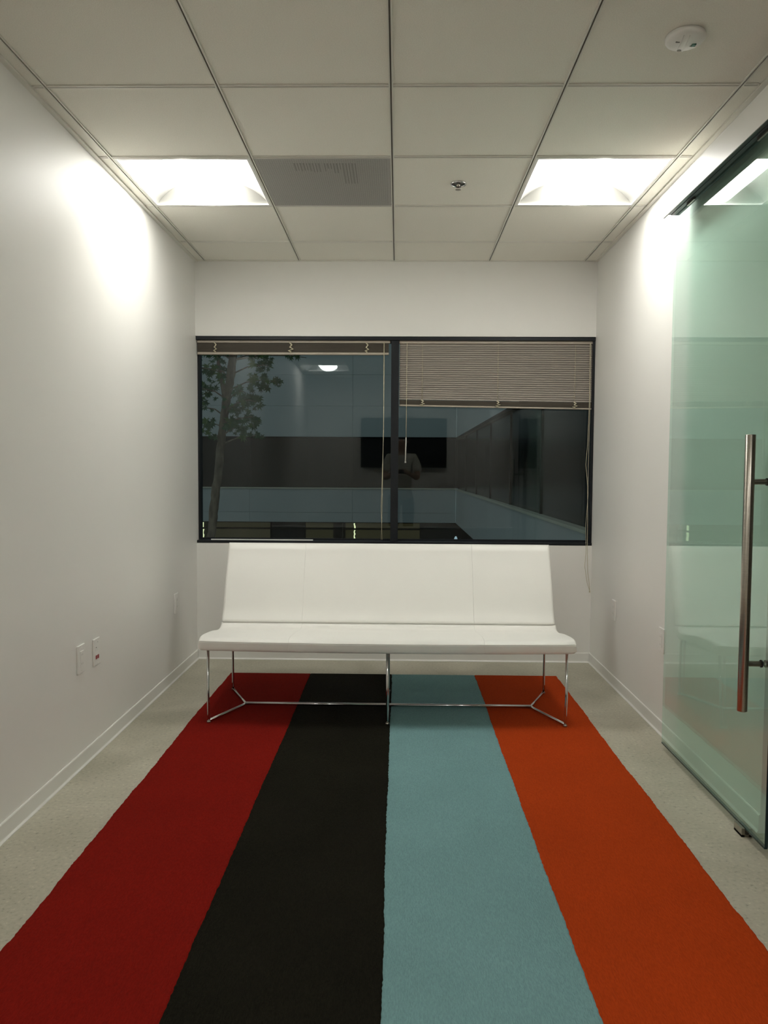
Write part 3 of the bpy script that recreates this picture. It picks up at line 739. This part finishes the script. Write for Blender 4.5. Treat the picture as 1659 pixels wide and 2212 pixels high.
for cx, cz, rx, rz, n in clusters:
    for k in range(int(n*1.22)):
        while True:
            a, b = random.uniform(-1, 1), random.uniform(-1, 1)
            if a*a+b*b <= 1: break
        o = bpy.data.objects.new('leaf', lm[random.choices((0, 1, 2, 3), (4, 4, 3, 2))[0]]); COL.objects.link(o)
        o.parent = TR; o.matrix_parent_inverse = Matrix.Translation((2.25, -8, 3))
        o.location = (cx+a*rx*1.05, 8+random.uniform(-.28, .22), cz+b*rz*1.05)
        tiltx = random.uniform(.1, 1.25) if random.random() < .8 else random.uniform(1.2, 1.7)
        o.rotation_euler = Euler((math.pi/2-tiltx+math.pi*.0, random.uniform(-.5, .5), 0)).to_matrix().to_euler()
        o.rotation_euler = (Matrix.Rotation(random.uniform(-.6, .6), 3, 'Z') @ Matrix.Rotation(math.pi/2+random.uniform(-1.1, .7), 3, 'X') @ Matrix.Rotation(math.pi+random.uniform(-1.2, 1.2), 3, 'Z')).to_euler()
        s = random.uniform(.6, 1.0); o.scale = (s, s, s)
        cnt += 1

# ------------------------------------------------------------------ behind the camera: screen and photographer, seen mirrored in the window
TV = empty('television', (.08, YF, 1.66), 'large black flat screen on the wall behind the viewer, mirrored in the window', 'television')
box('casing', (-.545, YF+.022, 1.30), (.705, YF+.062, 2.02), 'darkslot', TV, .004)
box('wall_bracket', (-.1, YF+.001, 1.55), (.25, YF+.0225, 1.78), 'darkslot', TV)
box('screen', (-.530, YF+.0615, 1.318), (.690, YF+.0645, 2.007), 'tvblack', TV)

def skin_obj(name, verts, edges_, radii, m, parent, sub=1, root=0):
    me = bpy.data.meshes.new(name); me.from_pydata(verts, edges_, [])
    o = bpy.data.objects.new(name, me); COL.objects.link(o)
    md = o.modifiers.new('Skin', 'SKIN'); md.use_smooth_shade = True
    if not me.skin_vertices: me.attributes
    sv = me.skin_vertices[0].data
    for i, r in enumerate(radii):
        sv[i].radius = r if isinstance(r, tuple) else (r, r); sv[i].use_root = (i == root)
    s_ = o.modifiers.new('Sub', 'SUBSURF'); s_.levels = sub; s_.render_levels = sub
    me.materials.append(M[m])
    if parent: o.parent = parent; o.matrix_parent_inverse = parent.matrix_basis.inverted()
    return o
PX, PY = .045, -.52
PS = empty('person', (PX, PY, 0), 'standing person in a light grey T-shirt holding a camera with both hands', 'person')
V_ = [(0, 0, .93), (0, .0, 1.08), (0, -.01, 1.25), (0, -.01, 1.40), (0, 0, 1.50), (0, .02, 1.56), (0, .03, 1.63), (0, .03, 1.72),
      (.17, 0, 1.435), (.215, .03, 1.30), (.225, .09, 1.15), (.14, .27, 1.20), (.075, .36, 1.235),
      (-.17, 0, 1.435), (-.215, .03, 1.30), (-.225, .09, 1.15), (-.14, .27, 1.20), (-.075, .36, 1.235),
      (.09, 0, .88), (.10, .01, .68), (.10, .02, .48), (.10, -.01, .27), (.10, -.02, .09), (.11, .08, .045), (.115, .16, .035),
      (-.09, 0, .88), (-.10, .01, .68), (-.10, .02, .48), (-.10, -.01, .27), (-.10, -.02, .09), (-.11, .08, .045), (-.115, .16, .035)]
E_ = [(0,1),(1,2),(2,3),(3,4),(4,5),(5,6),(6,7),(3,8),(8,9),(9,10),(10,11),(11,12),(3,13),(13,14),(14,15),(15,16),(16,17),
      (0,18),(18,19),(19,20),(20,21),(21,22),(22,23),(23,24),(0,25),(25,26),(26,27),(27,28),(28,29),(29,30),(30,31)]
R_ = [(.14,.10),(.13,.095),(.145,.10),(.15,.095),.058,.055,(.075,.09),(.07,.085),
      .055,.048,.040,.033,.028, .055,.048,.040,.033,.028,
      .085,.075,.056,.055,.038,.036,.025, .085,.075,.056,.055,.038,.036,.025]
off = lambda L_: [(x+PX, y+PY, z) for x, y, z in L_]
skin_obj('body', off(V_), E_, R_, 'skin', PS, 2)
# T-shirt and trousers follow the same skeleton, a little wider
sv_ = [(0, 0, .90), (0, 0, 1.08), (0, -.01, 1.25), (0, -.01, 1.40), (0, .0, 1.475), (.17, 0, 1.44), (.215, .03, 1.31), (.222, .055, 1.22), (-.17, 0, 1.44), (-.215, .03, 1.31), (-.222, .055, 1.22)]
skin_obj('t_shirt', off(sv_), [(0,1),(1,2),(2,3),(3,4),(3,5),(5,6),(6,7),(3,8),(8,9),(9,10)], [(.165,.125),(.15,.115),(.16,.12),(.165,.112),.068,.068,.070,.072,.068,.070,.072], 'shirt', PS, 2)
tv_ = [(0, 0, .95), (.095, 0, .84), (.10, .01, .66), (.10, .02, .46), (.10, -.01, .27), (.10, -.02, .12), (-.095, 0, .84), (-.10, .01, .66), (-.10, .02, .46), (-.10, -.01, .27), (-.10, -.02, .12)]
skin_obj('trousers', off(tv_), [(0,1),(1,2),(2,3),(3,4),(4,5),(0,6),(6,7),(7,8),(8,9),(9,10)], [(.155,.115),.100,.090,.075,.070,.065,.100,.090,.075,.070,.065], 'denim', PS, 2)
skin_obj('hair', off([(0, .015, 1.66), (0, .01, 1.74), (0, .03, 1.79)]), [(0,1),(1,2)], [(.086,.10),(.088,.105),(.055,.07)], 'hair', PS, 2)
for s in (-1, 1):     # shoes and fingers
    skin_obj('shoe', off([(s*.10, -.05, .048), (s*.108, .06, .050), (s*.118, .19, .036)]), [(0,1),(1,2)], [(.045,.047),(.046,.048),(.042,.032)], 'denim', PS, 2)
    hx_, hy_, hz_ = s*.062, .385, 1.240
    palm = [(s*.075, .36, 1.235), (s*.064, .395, 1.240)]
    skin_obj('palm', off(palm), [(0, 1)], [(.024, .030), (.018, .034)], 'skin', PS, 2)
    for q in range(4):
        z_ = 1.268-.019*q; ln_ = (.9, 1.0, .95, .78)[q]
        skin_obj('finger', off([(s*.066, .392, z_), (s*.062, .392+.026*ln_, z_+.002), (s*.048, .392+.036*ln_, z_+.003), (s*.026, .392+.034*ln_, z_+.003)]), [(0,1),(1,2),(2,3)], [.0088, .0082, .0076, .0066], 'skin', PS, 1)
    skin_obj('thumb', off([(s*.068, .370, 1.225), (s*.052, .378, 1.215), (s*.034, .384, 1.216)]), [(0,1),(1,2)], [.0115, .010, .0085], 'skin', PS, 1)
face = PY+.03+.088
for s in (-1, 1):
    MB().lathe([(0, .012), (.008, .008), (.012, 0), (.008, -.008), (0, -.012)], (PX+s*.031, face, 1.675), 'y', 12).build('eye', 'plate', PS)
    MB().lathe([(0, .012), (.010, .006), (.013, -.010), (.006, -.025), (0, -.028)], (PX+s*.082, PY+.03, 1.665), 'z', 10).build('ear', 'skin', PS)
skin_obj('nose', off([(0, .11, 1.675), (0, .135, 1.645)]), [(0, 1)], [.009, .014], 'skin', PS, 1)
MB().lathe([(0, .004), (.018, .002), (.022, 0), (.018, -.002), (0, -.004)], (PX, face+.006, 1.615), 'z', 12).build('mouth', 'jackred', PS)
CM = empty('compact_camera', (0, -.105, 1.245), 'small black compact camera held up in front of the person', 'camera')
box('camera_body', (.003, -.120, 1.217), (.087, -.101, 1.275), 'darkslot', CM, .004)
MB().lathe([(.024, 0), (.024, .018), (.021, .022), (.012, .020), (0, .018)], (.045, -.1012, 1.246), 'y', 24).build('lens_barrel', 'darkslot', CM)
